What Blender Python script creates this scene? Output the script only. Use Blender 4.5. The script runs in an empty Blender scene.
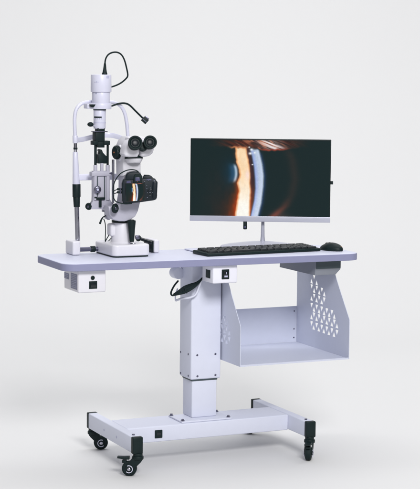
import bpy, bmesh, math, random
from mathutils import Vector, Matrix
random.seed(7)
sc = bpy.context.scene
COL = sc.collection
PI = math.pi

# ------------------------------------------------------------------ camera
CAM = Vector((-2.4245, -5.322, 1.3832))
YAW, PITCH, FPX, ROLL = -0.4328, -0.1004, 1578.4, 0.0103
_c, _s = math.cos(YAW), math.sin(YAW)
_F = Vector((-_s, _c, 0)); _r = Vector((_c, _s, 0)); _z = Vector((0, 0, 1))
FW = _F * math.cos(PITCH) + _z * math.sin(PITCH)
_up = -_F * math.sin(PITCH) + _z * math.cos(PITCH)
RT = _r * math.cos(ROLL) + _up * math.sin(ROLL)
UP = _up * math.cos(ROLL) - _r * math.sin(ROLL)

def at(u, v, Y):
    """point of the vertical plane y = Y that lies on the ray of a measured photo point"""
    d = FW + RT * ((u - 210) / FPX) - UP * ((v - 244.5) / FPX)
    return CAM + d * ((Y - CAM.y) / d.y)

def atx(u, v, X):
    d = FW + RT * ((u - 210) / FPX) - UP * ((v - 244.5) / FPX)
    return CAM + d * ((X - CAM.x) / d.x)

def ppm(p):
    return FPX / ((Vector(p) - CAM).dot(FW))      # photo pixels per metre there

# ------------------------------------------------------------------ materials
def mat(name, col, rough=0.45, metal=0.0, spec=0.5, noise=0.06, scale=40, bump=0.0, bscale=900, coat=0.0):
    m = bpy.data.materials.new(name); m.use_nodes = True
    nt = m.node_tree; b = nt.nodes['Principled BSDF']
    tc = nt.nodes.new('ShaderNodeTexCoord')
    n = nt.nodes.new('ShaderNodeTexNoise'); n.inputs['Scale'].default_value = scale; n.inputs['Detail'].default_value = 6
    nt.links.new(tc.outputs['Object'], n.inputs['Vector'])
    mx = nt.nodes.new('ShaderNodeMix'); mx.data_type = 'RGBA'
    lo = [c * (1 - noise) for c in col]; hi = [min(1, c * (1 + noise)) for c in col]
    mx.inputs[6].default_value = (*lo, 1); mx.inputs[7].default_value = (*hi, 1)
    nt.links.new(n.outputs['Fac'], mx.inputs[0]); nt.links.new(mx.outputs[2], b.inputs['Base Color'])
    mr = nt.nodes.new('ShaderNodeMapRange'); mr.inputs[3].default_value = max(0.03, rough - 0.06); mr.inputs[4].default_value = rough + 0.06
    nt.links.new(n.outputs['Fac'], mr.inputs[0]); nt.links.new(mr.outputs[0], b.inputs['Roughness'])
    b.inputs['Metallic'].default_value = metal
    b.inputs['Specular IOR Level'].default_value = spec
    b.inputs['Coat Weight'].default_value = coat
    if bump > 0:
        n2 = nt.nodes.new('ShaderNodeTexNoise'); n2.inputs['Scale'].default_value = bscale; n2.inputs['Detail'].default_value = 3
        nt.links.new(tc.outputs['Object'], n2.inputs['Vector'])
        bp = nt.nodes.new('ShaderNodeBump'); bp.inputs['Strength'].default_value = bump; bp.inputs['Distance'].default_value = 0.001
        nt.links.new(n2.outputs['Fac'], bp.inputs['Height']); nt.links.new(bp.outputs[0], b.inputs['Normal'])
    return m

M = dict(
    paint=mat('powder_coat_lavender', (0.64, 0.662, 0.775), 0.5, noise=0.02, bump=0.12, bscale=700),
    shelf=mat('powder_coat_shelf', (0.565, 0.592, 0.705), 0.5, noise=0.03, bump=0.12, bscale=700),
    top=mat('tabletop_laminate', (0.60, 0.62, 0.755), 0.42, noise=0.02, bump=0.06, bscale=500),
    band=mat('table_edge_band', (0.235, 0.243, 0.385), 0.5, noise=0.03, bump=0.05),
    white=mat('instrument_white', (0.70, 0.692, 0.75), 0.38, noise=0.02, coat=0.1),
    white2=mat('instrument_grey_white', (0.43, 0.425, 0.505), 0.42, noise=0.03),
    tube=mat('headrest_enamel', (0.625, 0.63, 0.755), 0.35, noise=0.02, coat=0.1),
    boxw=mat('control_box_white', (0.76, 0.76, 0.84), 0.45, noise=0.02),
    black=mat('black_plastic', (0.006, 0.015, 0.016), 0.48, spec=0.22, noise=0.25, bump=0.15),
    rubber=mat('black_rubber', (0.006, 0.015, 0.016), 0.65, spec=0.2, noise=0.25, bump=0.2),
    gloss=mat('black_gloss', (0.006, 0.010, 0.014), 0.2, spec=0.5, noise=0.2),
    lens=mat('dark_lens', (0.008, 0.012, 0.016), 0.32, spec=0.18, noise=0.2),
    dblack=mat('matt_dark_grey', (0.018, 0.028, 0.030), 0.5, spec=0.2, noise=0.2),
    cam=mat('camera_black', (0.006, 0.012, 0.018), 0.42, spec=0.3, noise=0.3, bump=0.25, bscale=1500),
    key=mat('key_black', (0.012, 0.016, 0.019), 0.4, spec=0.5, noise=0.3),
    chrome=mat('brushed_steel', (0.50, 0.50, 0.57), 0.16, metal=1.0, noise=0.1),
    dsteel=mat('dark_steel', (0.16, 0.16, 0.22), 0.3, metal=0.9, noise=0.2),
    silver=mat('silver_plastic', (0.47, 0.48, 0.57), 0.33, metal=0.25, noise=0.04),
    grey=mat('grey_plastic', (0.20, 0.215, 0.25), 0.5, noise=0.05, bump=0.1),
    dgrey=mat('dark_grey_plastic', (0.045, 0.065, 0.075), 0.5, noise=0.08, bump=0.1),
    sticker=mat('blue_grey_sticker', (0.17, 0.18, 0.27), 0.4, noise=0.5, scale=120),
    mark=mat('grey_print', (0.33, 0.34, 0.48), 0.5, noise=0.05),
    lmark=mat('light_print', (0.45, 0.46, 0.62), 0.5, noise=0.05),
    bmark=mat('violet_print', (0.055, 0.055, 0.13), 0.4, noise=0.3, scale=200),
    orange=mat('orange_print', (0.5, 0.16, 0.05), 0.5, noise=0.1),
    hubw=mat('caster_hub_white', (0.55, 0.56, 0.68), 0.4, noise=0.05),
    mouse_light=mat('amber_mark', (0.30, 0.16, 0.06), 0.4),
)

def emis(name):
    m = bpy.data.materials.new(name); m.use_nodes = True
    nt = m.node_tree; b = nt.nodes['Principled BSDF']
    b.inputs['Base Color'].default_value = (0, 0, 0, 1); b.inputs['Roughness'].default_value = 0.3; b.inputs['Specular IOR Level'].default_value = 0.12
    a = nt.nodes.new('ShaderNodeAttribute'); a.attribute_name = 'Col'
    tc = nt.nodes.new('ShaderNodeTexCoord'); n = nt.nodes.new('ShaderNodeTexNoise'); n.inputs['Scale'].default_value = 260
    nt.links.new(tc.outputs['Object'], n.inputs['Vector'])
    mr = nt.nodes.new('ShaderNodeMapRange'); mr.inputs[3].default_value = 0.92; mr.inputs[4].default_value = 1.06
    nt.links.new(n.outputs['Fac'], mr.inputs[0])
    nt.links.new(a.outputs['Color'], b.inputs['Emission Color']); nt.links.new(mr.outputs[0], b.inputs['Emission Strength'])
    return m
M['screen'] = emis('lit_screen')

# ------------------------------------------------------------------ mesh builder (world coordinates)
class MB:
    def __init__(s): s.bm = bmesh.new()
    def _add(s, t):
        me = bpy.data.meshes.new('tmp'); t.to_mesh(me); t.free(); s.bm.from_mesh(me); bpy.data.meshes.remove(me); return s
    def box(s, c, size, rot=None, bev=0.0, seg=3, taper=None):
        t = bmesh.new(); bmesh.ops.create_cube(t, size=1)
        for v in t.verts:
            k = taper if (taper and v.co.z < 0) else (1, 1)
            v.co = Vector((v.co.x * size[0] * k[0], v.co.y * size[1] * k[1], v.co.z * size[2]))
        if bev > 0: bmesh.ops.bevel(t, geom=list(t.edges), offset=bev, segments=seg, profile=0.5, affect='EDGES')
        R = rot.to_3x3() if rot is not None else Matrix.Identity(3)
        for v in t.verts: v.co = R @ v.co + Vector(c)
        return s._add(t)
    def span(s, a, b, bev=0.0, seg=3):
        a, b = Vector(a), Vector(b)
        return s.box((a + b) / 2, [abs(b[i] - a[i]) for i in range(3)], None, bev, seg)
    def prism(s, pts, ext, bev=0.0, seg=2, allbev=False):
        t = bmesh.new(); ext = Vector(ext)
        lo = [t.verts.new(Vector(p)) for p in pts]; hi = [t.verts.new(Vector(p) + ext) for p in pts]
        n = len(pts); t.faces.new(lo); t.faces.new(hi)
        for i in range(n): t.faces.new((lo[i], lo[(i + 1) % n], hi[(i + 1) % n], hi[i]))
        bmesh.ops.recalc_face_normals(t, faces=list(t.faces))
        if bev > 0:
            if allbev: es = list(t.edges)
            else: es = [e for e in t.edges if (e.verts[0] in lo) == (e.verts[1] in lo)]
            bmesh.ops.bevel(t, geom=es, offset=bev, segments=seg, profile=0.5, affect='EDGES', clamp_overlap=True)
        return s._add(t)
    def lathe(s, o, axis, prof, seg=32, sx=1.0, flat=None):
        """prof: list of (distance along axis, radius); closed with caps"""
        t = bmesh.new(); a = Vector(axis).normalized(); o = Vector(o)
        h = Vector((1, 0, 0)) if abs(a.x) < .8 else Vector((0, 1, 0))
        if flat is not None: h = Vector(flat)
        b1 = (h - a * h.dot(a)).normalized(); b2 = a.cross(b1)
        rings = []
        for d, r in prof:
            rings.append([t.verts.new(o + a * d + (b1 * math.cos(2 * PI * i / seg) * sx + b2 * math.sin(2 * PI * i / seg)) * max(r, 1e-5)) for i in range(seg)])
        for k in range(len(rings) - 1):
            for i in range(seg):
                j = (i + 1) % seg; t.faces.new((rings[k][i], rings[k][j], rings[k + 1][j], rings[k + 1][i]))
        t.faces.new(rings[0]); t.faces.new(rings[-1])
        bmesh.ops.recalc_face_normals(t, faces=list(t.faces))
        return s._add(t)
    def cyl(s, a, b, r, r2=None, seg=28, bev=0.0):
        a, b = Vector(a), Vector(b); L = (b - a).length; r2 = r if r2 is None else r2
        if bev > 0: pr = [(0, r - bev), (bev * .3, r - bev * .3), (bev, r), (L - bev, r2), (L - bev * .3, r2 - bev * .3), (L, r2 - bev)]
        else: pr = [(0, r), (L, r2)]
        return s.lathe(a, b - a, pr, seg)
    def ball(s, c, r, rot=None):
        t = bmesh.new(); bmesh.ops.create_uvsphere(t, u_segments=28, v_segments=18, radius=1)
        R = rot.to_3x3() if rot is not None else Matrix.Identity(3)
        rr = r if hasattr(r, '__len__') else (r, r, r)
        for v in t.verts: v.co = R @ Vector((v.co.x * rr[0], v.co.y * rr[1], v.co.z * rr[2])) + Vector(c)
        return s._add(t)
    def tube(s, pts, r, seg=12, smooth=6, closed=False):
        P = [Vector(p) for p in pts]; n = len(P)
        rad = r if hasattr(r, '__len__') else [r] * n
        Q, RR = [], []
        for i in range(n - 1):
            p0, p1, p2, p3 = P[max(i - 1, 0)], P[i], P[i + 1], P[min(i + 2, n - 1)]
            for k in range(smooth):
                q = k / smooth
                Q.append(0.5 * ((2 * p1) + (p2 - p0) * q + (2 * p0 - 5 * p1 + 4 * p2 - p3) * q * q + (3 * p1 - p0 - 3 * p2 + p3) * q ** 3))
                RR.append(rad[i] * (1 - q) + rad[i + 1] * q)
        Q.append(P[-1]); RR.append(rad[-1])
        t = bmesh.new(); rings = []; nrm = None
        for i, q in enumerate(Q):
            tg = (Q[min(i + 1, len(Q) - 1)] - Q[max(i - 1, 0)]).normalized()
            if nrm is None:
                h = Vector((0, 0, 1)) if abs(tg.z) < .8 else Vector((1, 0, 0)); nrm = (h - tg * h.dot(tg)).normalized()
            else: nrm = (nrm - tg * nrm.dot(tg)).normalized()
            b2 = tg.cross(nrm)
            rings.append([t.verts.new(q + (nrm * math.cos(2 * PI * j / seg) + b2 * math.sin(2 * PI * j / seg)) * RR[i]) for j in range(seg)])
        for k in range(len(rings) - 1):
            for i in range(seg):
                j = (i + 1) % seg; t.faces.new((rings[k][i], rings[k][j], rings[k + 1][j], rings[k + 1][i]))
        t.faces.new(rings[0]); t.faces.new(rings[-1])
        bmesh.ops.recalc_face_normals(t, faces=list(t.faces))
        return s._add(t)
    def strip(s, pts, w, th, up=(0, 0, 1), smooth=6):
        """flat band: w along up, th across"""
        P = [Vector(p) for p in pts]; n = len(P); Q = []
        for i in range(n - 1):
            p0, p1, p2, p3 = P[max(i - 1, 0)], P[i], P[i + 1], P[min(i + 2, n - 1)]
            for k in range(smooth):
                q = k / smooth
                Q.append(0.5 * ((2 * p1) + (p2 - p0) * q + (2 * p0 - 5 * p1 + 4 * p2 - p3) * q * q + (3 * p1 - p0 - 3 * p2 + p3) * q ** 3))
        Q.append(P[-1]); up = Vector(up); t = bmesh.new(); rings = []
        for i, q in enumerate(Q):
            tg = (Q[min(i + 1, len(Q) - 1)] - Q[max(i - 1, 0)]).normalized(); sd = tg.cross(up).normalized()
            a, b = up * w / 2, sd * th / 2
            rings.append([t.verts.new(q + a * x + b * y) for x, y in ((-1, -.6), (-.8, -1), (.8, -1), (1, -.6), (1, .6), (.8, 1), (-.8, 1), (-1, .6))])
        for k in range(len(rings) - 1):
            for i in range(8):
                j = (i + 1) % 8; t.faces.new((rings[k][i], rings[k][j], rings[k + 1][j], rings[k + 1][i]))
        t.faces.new(rings[0]); t.faces.new(rings[-1])
        bmesh.ops.recalc_face_normals(t, faces=list(t.faces))
        return s._add(t)
    def build(s, name, m, parent=None, label=None, ang=38):
        me = bpy.data.meshes.new(name)
        vs = s.bm.verts
        lo = Vector([min(v.co[i] for v in vs) for i in range(3)]); hi = Vector([max(v.co[i] for v in vs) for i in range(3)])
        c = (lo + hi) / 2
        if parent is None: c.z = lo.z
        for v in vs: v.co -= c
        s.bm.to_mesh(me); s.bm.free()
        me.polygons.foreach_set('use_smooth', [True] * len(me.polygons)); me.set_sharp_from_angle(angle=math.radians(ang))
        me.materials.append(m)
        o = bpy.data.objects.new(name, me); COL.objects.link(o)
        W[o.name] = c
        if parent is not None: o.parent = parent; o.location = c - W[parent.name]
        else: o.location = c
        if label: o['label'] = label
        return o
W = {}
def thing(name, label, cat, loc, group=None):
    o = bpy.data.objects.new(name, None); COL.objects.link(o); o.location = loc; o.empty_display_size = .05
    W[o.name] = Vector(loc); o['label'] = label; o['category'] = cat
    if group: o['group'] = group
    return o

def fbox(u0, v0, u1, v1, Y, depth, bev=0.0, mb=None, seg=3):
    """box whose front face (plane y=Y) spans the measured rectangle"""
    um, vm = (u0 + u1) / 2, (v0 + v1) / 2
    x0, x1 = at(u0, vm, Y).x, at(u1, vm, Y).x; z1, z0 = at(um, v0, Y).z, at(um, v1, Y).z
    mb = mb or MB()
    return mb.span((x0, Y, z0), (x1, Y + depth, z1), bev, seg)
def vcyl(u, v0, v1, w0, Y, w1=None, mb=None, bev=0.0):
    """vertical cylinder, v0 top, v1 bottom, silhouette widths in photo pixels"""
    w1 = w0 if w1 is None else w1
    a, b = at(u, v1, Y), at(u, v0, Y); b.x = a.x = (a.x + b.x) / 2; k = ppm(a)
    return (mb or MB()).cyl(a, b, w1 / 2 / k, w0 / 2 / k, bev=bev)
def rz(a): return Matrix.Rotation(a, 4, 'Z')
def frame(n, up=(0, 0, 1), roll=0):
    """rotation whose local -y faces direction n"""
    y = -Vector(n).normalized(); u = Vector(up); x = y.cross(u).normalized(); z = x.cross(y)
    m = Matrix((x, y, z)).transposed().to_4x4()
    return m @ Matrix.Rotation(roll, 4, 'Y')

# ------------------------------------------------------------------ eye photograph shown on screens
def ss(a, b, x):
    t = max(0, min(1, (x - a) / (b - a))); return t * t * (3 - 2 * t)
def lerp(tab, y):
    if y <= tab[0][0]: return tab[0][1]
    for (a, p), (b, q) in zip(tab, tab[1:]):
        if y <= b: return p + (q - p) * (y - a) / (b - a)
    return tab[-1][1]
_h = [random.random() for _ in range(4096)]
def vn(x, y):
    xi, yi = math.floor(x), math.floor(y); fx, fy = x - xi, y - yi
    fx = fx * fx * (3 - 2 * fx); fy = fy * fy * (3 - 2 * fy)
    g = lambda i, j: _h[(i * 73 + j * 179) % 4096]
    return (g(xi, yi) * (1 - fx) + g(xi + 1, yi) * fx) * (1 - fy) + (g(xi, yi + 1) * (1 - fx) + g(xi + 1, yi + 1) * fx) * fy
XL = [(146, 235.2), (153, 235.5), (162.4, 236.3), (170.7, 239.2), (176, 239.9), (184.5, 237.6), (193, 239.3), (200, 238.2), (208, 237), (218, 235.7), (224, 235.2)]
XR = [(146, 245.5), (151.7, 246.4), (165, 249.2), (174, 250.2), (184, 250.2), (194, 251), (206, 250.4), (218, 250.4), (224, 250.3)]
BL = [(147, 248.8), (156.4, 251.4), (168, 253.6), (180, 254.8), (190, 255.2), (202, 254.2), (217, 251.2), (224, 250)]
BR = [(147, 257.5), (150.5, 259), (165, 262.5), (176.7, 264), (187, 263.8), (205, 262), (218, 259), (224, 257.6)]
RA = [(146, 286), (160, 292), (180, 295), (196, 292), (208, 285), (220, 272)]
def eye(x, y):
    c = [24, 40, 42]
    def mixc(col, a):
        a = max(0, min(1, a))
        for i in range(3): c[i] += (col[i] - c[i]) * a
    def addc(col, a):
        for i in range(3): c[i] += col[i] * a
    wob = .6 * (vn(y * .33, 3) - .5)
    xl, xr, bl, br = lerp(XL, y) + wob, lerp(XR, y) + wob * .7, lerp(BL, y), lerp(BR, y)
    t = (y - 148) / 72
    top = ss(146.5, 149.5, y + 1.2 * (vn(x * .5, 8) - .5))
    # faint iris shading + lens glow
    addc((9, 1, 0), math.exp(-((x - 222) / 16) ** 2) * ss(150, 200, y) * (.5 + vn(x * .3, y * .2)))
    d = ((x - 231) / 8) ** 2 + ((y - 174) / 13) ** 2
    addc((-8, 10, 24), .8 * math.exp(-d))
    # lens crescent
    xc = 236.3 - ((y - 174.5) / 8.5) ** 2 * 1.6
    cr = math.exp(-((x - xc) / 1.5) ** 2) * ss(11, 6, abs(y - 174.5))
    cr2 = math.exp(-((x - xc + 3) / 3.2) ** 2) * ss(12, 5, abs(y - 174.5))
    mixc((52, 96, 135), cr2 * .6); mixc((188, 215, 238), cr * .9)
    # glow left of the band
    if x < xl + 1:
        w = 1.2 + 4.2 * ss(165, 220, y)
        g = math.exp(-((xl - x) / w) ** 1.1 if x < xl else 0)
        g *= top * (.35 + .65 * ss(160, 205, y)) * (.75 + .5 * vn(x * .5, y * .25))
        mixc((205, 74, 20), g * .95)
        mixc((120, 30, 10), .25 * math.exp(-max(0, xl - x) / (w * 2.2)) * ss(170, 215, y))
    # brown stripe
    st = ss(xr - .8, xr + .3, x) * ss(bl + .8, bl - .8, x) * top
    k_ = ss(178, 206, y); mixc((62 + 48 * k_, 42 + 14 * k_, 48 - 6 * k_), st * (.65 + .35 * vn(x * 2, y * .3)))
    addc((60 + 70 * k_, 22 + 26 * k_, 6), st * math.exp(-max(0, x - xr) / 1.0))
    # orange band
    ins = ss(xl - .9, xl + 1.0, x) * ss(xr + .7, xr - 1.0, x) * top
    e = min(x - xl, xr - x)
    hot = ss(168, 215, y) * .85 + .15 * vn(x * .4, y * .2)
    core = [253 + 2 * hot, 218 + 37 * hot, 174 + 76 * hot]
    core = [k * (.975 + .04 * vn(x * .6 + 5, y * .3)) for k in core]
    mixc(core, ins)
    mixc((238, 150, 84), ins * ss(2.2, .2, x - xl) * .7); mixc((240, 150, 84), ins * ss(1.8, .2, xr - x) * .7)
    pk = math.exp(-((x - 247.5) / 2.2) ** 2 - ((y - 176) / 5) ** 2); mixc((252, 226, 220), pk * .8 * ins)
    # blue corneal arc
    inb = ss(bl - .9, bl + 1.6, x) * ss(br + 1.1, br - 1.6, x) * ss(148, 151.5, y)
    q = (x - bl) / max(.1, br - bl)
    bc = [144 + 38 * ss(0, .6, q) + 22 * t, 164 + 34 * ss(0, .6, q) + 18 * t, 218 + 18 * t]
    bc = [k * (.965 + .05 * vn(x * .8, y * .8) + .02 * vn(x * .25, y * .12)) for k in bc]
    mixc(bc, inb); mixc((206, 218, 246), inb * math.exp(-((q - .8) / .13) ** 2) * .5)
    addc((14, 18, 44), math.exp(-((x - br) / 2.2) ** 2) * ss(150, 156, y) * (1 if x > br else 0))
    # far red limbus arc
    ra = lerp(RA, y); addc((62, 16, 8), math.exp(-((x - ra) / 4.5) ** 2) * (.28 + .9 * ss(196, 220, y)) * ss(146, 156, y))
    addc((70, 28, 26), math.exp(-((x - 281) / 9) ** 2 - ((y - 221) / 7) ** 2) * .55)
    # upper lid and lashes
    lid = 146.6 + 2.2 * math.exp(-((x - 270) / 18) ** 2) + 1.4 * vn(x * .35, 2)
    al = ss(lid + 1.2, lid - 1.4, y) * ss(205, 240, x) * ss(312, 280, x)
    s1 = vn((x - y * 2.6) * .30, y * .14); s2 = vn((x - y * 1.3) * .38 + 9, y * .2); s3 = vn((x - y * 2.0) * .62, y * .2 + 4)
    env = math.exp(-((x - 262) / 24) ** 2)
    mixc((96, 44, 34), al * (.35 + .6 * s1)); mixc((198, 116, 84), al * env * ss(.35, .8, s2) * .95)
    wh = math.exp(-((x - 268 - (y - 142) * 1.1) / 10) ** 2)
    mixc((243, 232, 232), al * wh * ss(.12, .55, s1 * .7 + s3 * .3)); mixc((30, 24, 28), al * ss(.55, .9, s3) * (.7 - .35 * wh))
    mixc((26, 30, 34), ss(141.5, 139, y) * .75)
    mixc((214, 130, 84), math.exp(-((y - lid - .2) / 1.0) ** 2) * ss(226, 234, x) * ss(250, 243, x) * .8)
    mixc((190, 70, 50), math.exp(-((y - lid - .6) / .9) ** 2) * ss(258, 264, x) * ss(296, 278, x) * .7)
    for sx, sy, r in ((251.3, 150, 1.5), (250, 154, 1.7), (254.5, 153.3, 1.0), (249, 147.6, .9), (252.4, 165.4, .8)):
        mixc((246, 248, 252), math.exp(-((x - sx) / r) ** 2 - ((y - sy) / (r * .8)) ** 2))
    return c
def lin(v):
    v = max(0, min(255, v)) / 255
    return v / 12.92 if v <= .04045 else ((v + .055) / 1.055) ** 2.4
def picture(name, o, ex, ez, rect, nx, ny, parent, fn=eye):
    """screen grid: o lower left corner, ex / ez full edges, rect = part of the eye photograph (x0,y0,x1,y1)"""
    me = bpy.data.meshes.new(name); vs, fs = [], []
    c = Vector(o) + (ex + ez) / 2
    for j in range(ny + 1):
        for i in range(nx + 1): vs.append(Vector(o) + ex * (i / nx) + ez * (j / ny) - c)
    for j in range(ny):
        for i in range(nx):
            a = j * (nx + 1) + i; fs.append((a, a + 1, a + nx + 2, a + nx + 1))
    me.from_pydata(vs, [], fs)
    at_ = me.color_attributes.new('Col', 'FLOAT_COLOR', 'POINT'); k = 0
    for j in range(ny + 1):
        for i in range(nx + 1):
            cc = fn(rect[0] + (rect[2] - rect[0]) * i / nx, rect[3] + (rect[1] - rect[3]) * j / ny)
            at_.data[k].color = (lin(cc[0]), lin(cc[1]), lin(cc[2]), 1); k += 1
    me.materials.append(M['screen'])
    ob = bpy.data.objects.new(name, me); COL.objects.link(ob); W[ob.name] = c
    ob.parent = parent; ob.location = c - W[parent.name]
    return ob

# ------------------------------------------------------------------ setting: seamless studio sweep
def backdrop():
    bm = bmesh.new(); prof = []
    y0, R, top = 2.6, 2.4, 6.5
    prof += [(-9 + i * .9, 0) for i in range(13)] + [(y0 - .2, 0)]
    prof += [(y0 + R * math.sin(a), R - R * math.cos(a)) for a in [PI / 2 * k / 24 for k in range(25)]]
    prof += [(y0 + R, R + .5), (y0 + R, top)]
    xs = [-8 + 16 * i / 8 for i in range(9)]
    rot = rz(YAW).to_3x3(); g = []
    for (y, z) in prof: g.append([bm.verts.new(rot @ Vector((x, y, z))) for x in xs])
    for a, b in zip(g, g[1:]):
        for i in range(len(xs) - 1): bm.faces.new((a[i], a[i + 1], b[i + 1], b[i]))
    me = bpy.data.meshes.new('backdrop'); bm.to_mesh(me); bm.free()
    me.polygons.foreach_set('use_smooth', [True] * len(me.polygons))
    me.materials.append(mat('seamless_paper', (0.648, 0.648, 0.650), 0.75, spec=0.15, noise=0.008, scale=1.2))
    o = bpy.data.objects.new('floor', me); COL.objects.link(o); o['kind'] = 'structure'
backdrop()

# ------------------------------------------------------------------ the wheeled instrument table
T = thing('instrument_table', 'pale lavender wheeled instrument table with adjustable column and perforated under-shelf', 'table', (0, 0, 0))
TZ, TH = 0.76, 0.026
def rrect(x0, y0, x1, y1, r, z, n=8, a=0.0):
    pts = []
    for cx, cy, s0 in ((x1 - r, y0 + r, -PI / 2), (x1 - r, y1 - r, 0), (x0 + r, y1 - r, PI / 2), (x0 + r, y0 + r, PI)):
        for k in range(n + 1):
            t = s0 + PI / 2 * k / n; pts.append((cx + r * math.cos(t), cy + r * math.sin(t)))
    return [Vector((x * math.cos(a) - y * math.sin(a), x * math.sin(a) + y * math.cos(a), z)) for x, y in pts]
TY = -0.0161
tx0, tx1, ty0, ty1 = -0.598, 0.580, -0.1834, 0.1669
mb = MB(); mb.prism(rrect(tx0 + .0015, ty0 + .0015, tx1 - .0015, ty1 - .0015, .05, TZ - TH + .001, 10, TY), (0, 0, TH - .001), .002)
top = mb.build('tabletop', M['top'], T)
# edge band: a ring around the slab
mb = MB(); o_ = rrect(tx0, ty0, tx1, ty1, .0515, 0, 10, TY); i_ = rrect(tx0 + .0013, ty0 + .0013, tx1 - .0013, ty1 - .0013, .0502, 0, 10, TY)
rings = [(i_, TZ - TH), (o_, TZ - TH + .0012), (o_, TZ - .0025), (i_, TZ - .0012)]
vv = [[mb.bm.verts.new(Vector((p.x, p.y, z))) for p in ring] for ring, z in rings]; n = len(o_)
for k in range(3):
    for i in range(n): mb.bm.faces.new((vv[k][i], vv[k][(i + 1) % n], vv[k + 1][(i + 1) % n], vv[k + 1][i]))
mb.build('edge_band', M['band'], top)

# --- column
c0, c1, d0, d1, ce = -.055, .0678, -.0354, .0729, .2914
mb = MB(); mb.span((c0, d0, ce), (c1, d1, TZ - TH - .001), .006, 3)
colm = mb.build('column', M['paint'], T)
def bolt(p, n, r, parent, m='dsteel', h=.002, name='bolt'):
    mb = MB(); n = Vector(n); p = Vector(p) - n * .0005
    mb.lathe(p, n, [(0, r), (h * .6, r), (h, r * .75), (h, r * .45), (h * .5, r * .4)], 16)
    return mb.build(name, M[m], parent)
for u, v in ((197.2, 355.2), (215.4, 354), (197.4, 376.2), (215.4, 375)):
    p = at(u, v, d0); bolt((p.x, d0, p.z), (0, -1, 0), .0042, colm)
for u, v in ((180.6, 352), (188.3, 354.3), (180.6, 373), (188.3, 375.8)):
    p = atx(u, v, c0); bolt((c0, p.y, p.z), (-1, 0, 0), .0042, colm)
i0, i1, j0, j1, zp = -.0466, .0544, -.036, .0544, .1467
mb = MB(); mb.span((i0 - .001, j0 + .006, zp), (i1, j1, ce + .05), .004, 3); lower = mb.build('lower_column', M['paint'], T)
mb = MB(); mb.span((i0 - .003, j0 + .004, ce - .006), (i1 + .002, j1 + .002, ce + .01), .002); mb.build('guide_collar', M['dgrey'], lower)
# --- base
z0, z1 = .083, .141; xL, xR, fw_ = -.3655, .331, .036; yF, yB = -.2375, .2375
mb = MB(); mb.span((xL + fw_ + .0005, -.0854, .0812), (xR - .0005, .0759, .1405), .004, 3)
beam = mb.build('base_beam', M['paint'], T)
mb = MB(); mb.span((-.1083, -.077, .1408), (.0966, .0484, .1468), .0015); plate = mb.build('mounting_plate', M['paint'], beam)
for x, y in ((-.1, -.066), (.087, -.066), (-.1, .040), (.087, .040)):
    mb = MB(); mb.cyl((x, y, .1466), (x, y, .1486), .0078); mb.cyl((x, y, .1484), (x, y, .154), .0052, seg=6)
    mb.build('bolt', M['dsteel'], plate)
p = at(158.5, 434, -.0854)
mb = MB(); mb.box((p.x, -.0858, p.z), (.030, .006, .030), None, .002); sk = mb.build('power_socket', M['black'], beam)
mb = MB(); mb.box((p.x, -.0888, p.z + .001), (.016, .002, .012), None, .001); mb.build('socket_opening', M['gloss'], sk)
for x0_, lab in ((xL, 1), (xR, 0)):
    mb = MB(); mb.span((x0_, yF + .014, z0), (x0_ + fw_, yB - .014, z1), .0035, 3)
    ft = mb.build('foot', M['paint'], T)
    for ys, ye in ((yF, yF + .022), (yB - .022, yB)):
        mb = MB(); mb.span((x0_ - .0012, ys, z0 - .0015), (x0_ + fw_ + .0012, ye, z1 + .0012), .004, 3); mb.build('end_cap', M['black'], ft)
    if lab:
        for u, v in ((104, 430), (116.5, 437)):
            p = atx(u, v, x0_); mb = MB(); mb.lathe((x0_ + .001, p.y, p.z), (-1, 0, 0), [(0, .0045), (.0016, .0045), (.0018, .0035), (.0006, .003)], 16)
            mb.build('bolt', M['mark'], ft)
    mb = MB(); mb.cyl((x0_ + fw_ * .5, yF + .045, z1), (x0_ + fw_ * .5, yF + .045, z1 + .004), .0055, seg=6); mb.build('bolt', M['dsteel'], ft)

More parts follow.
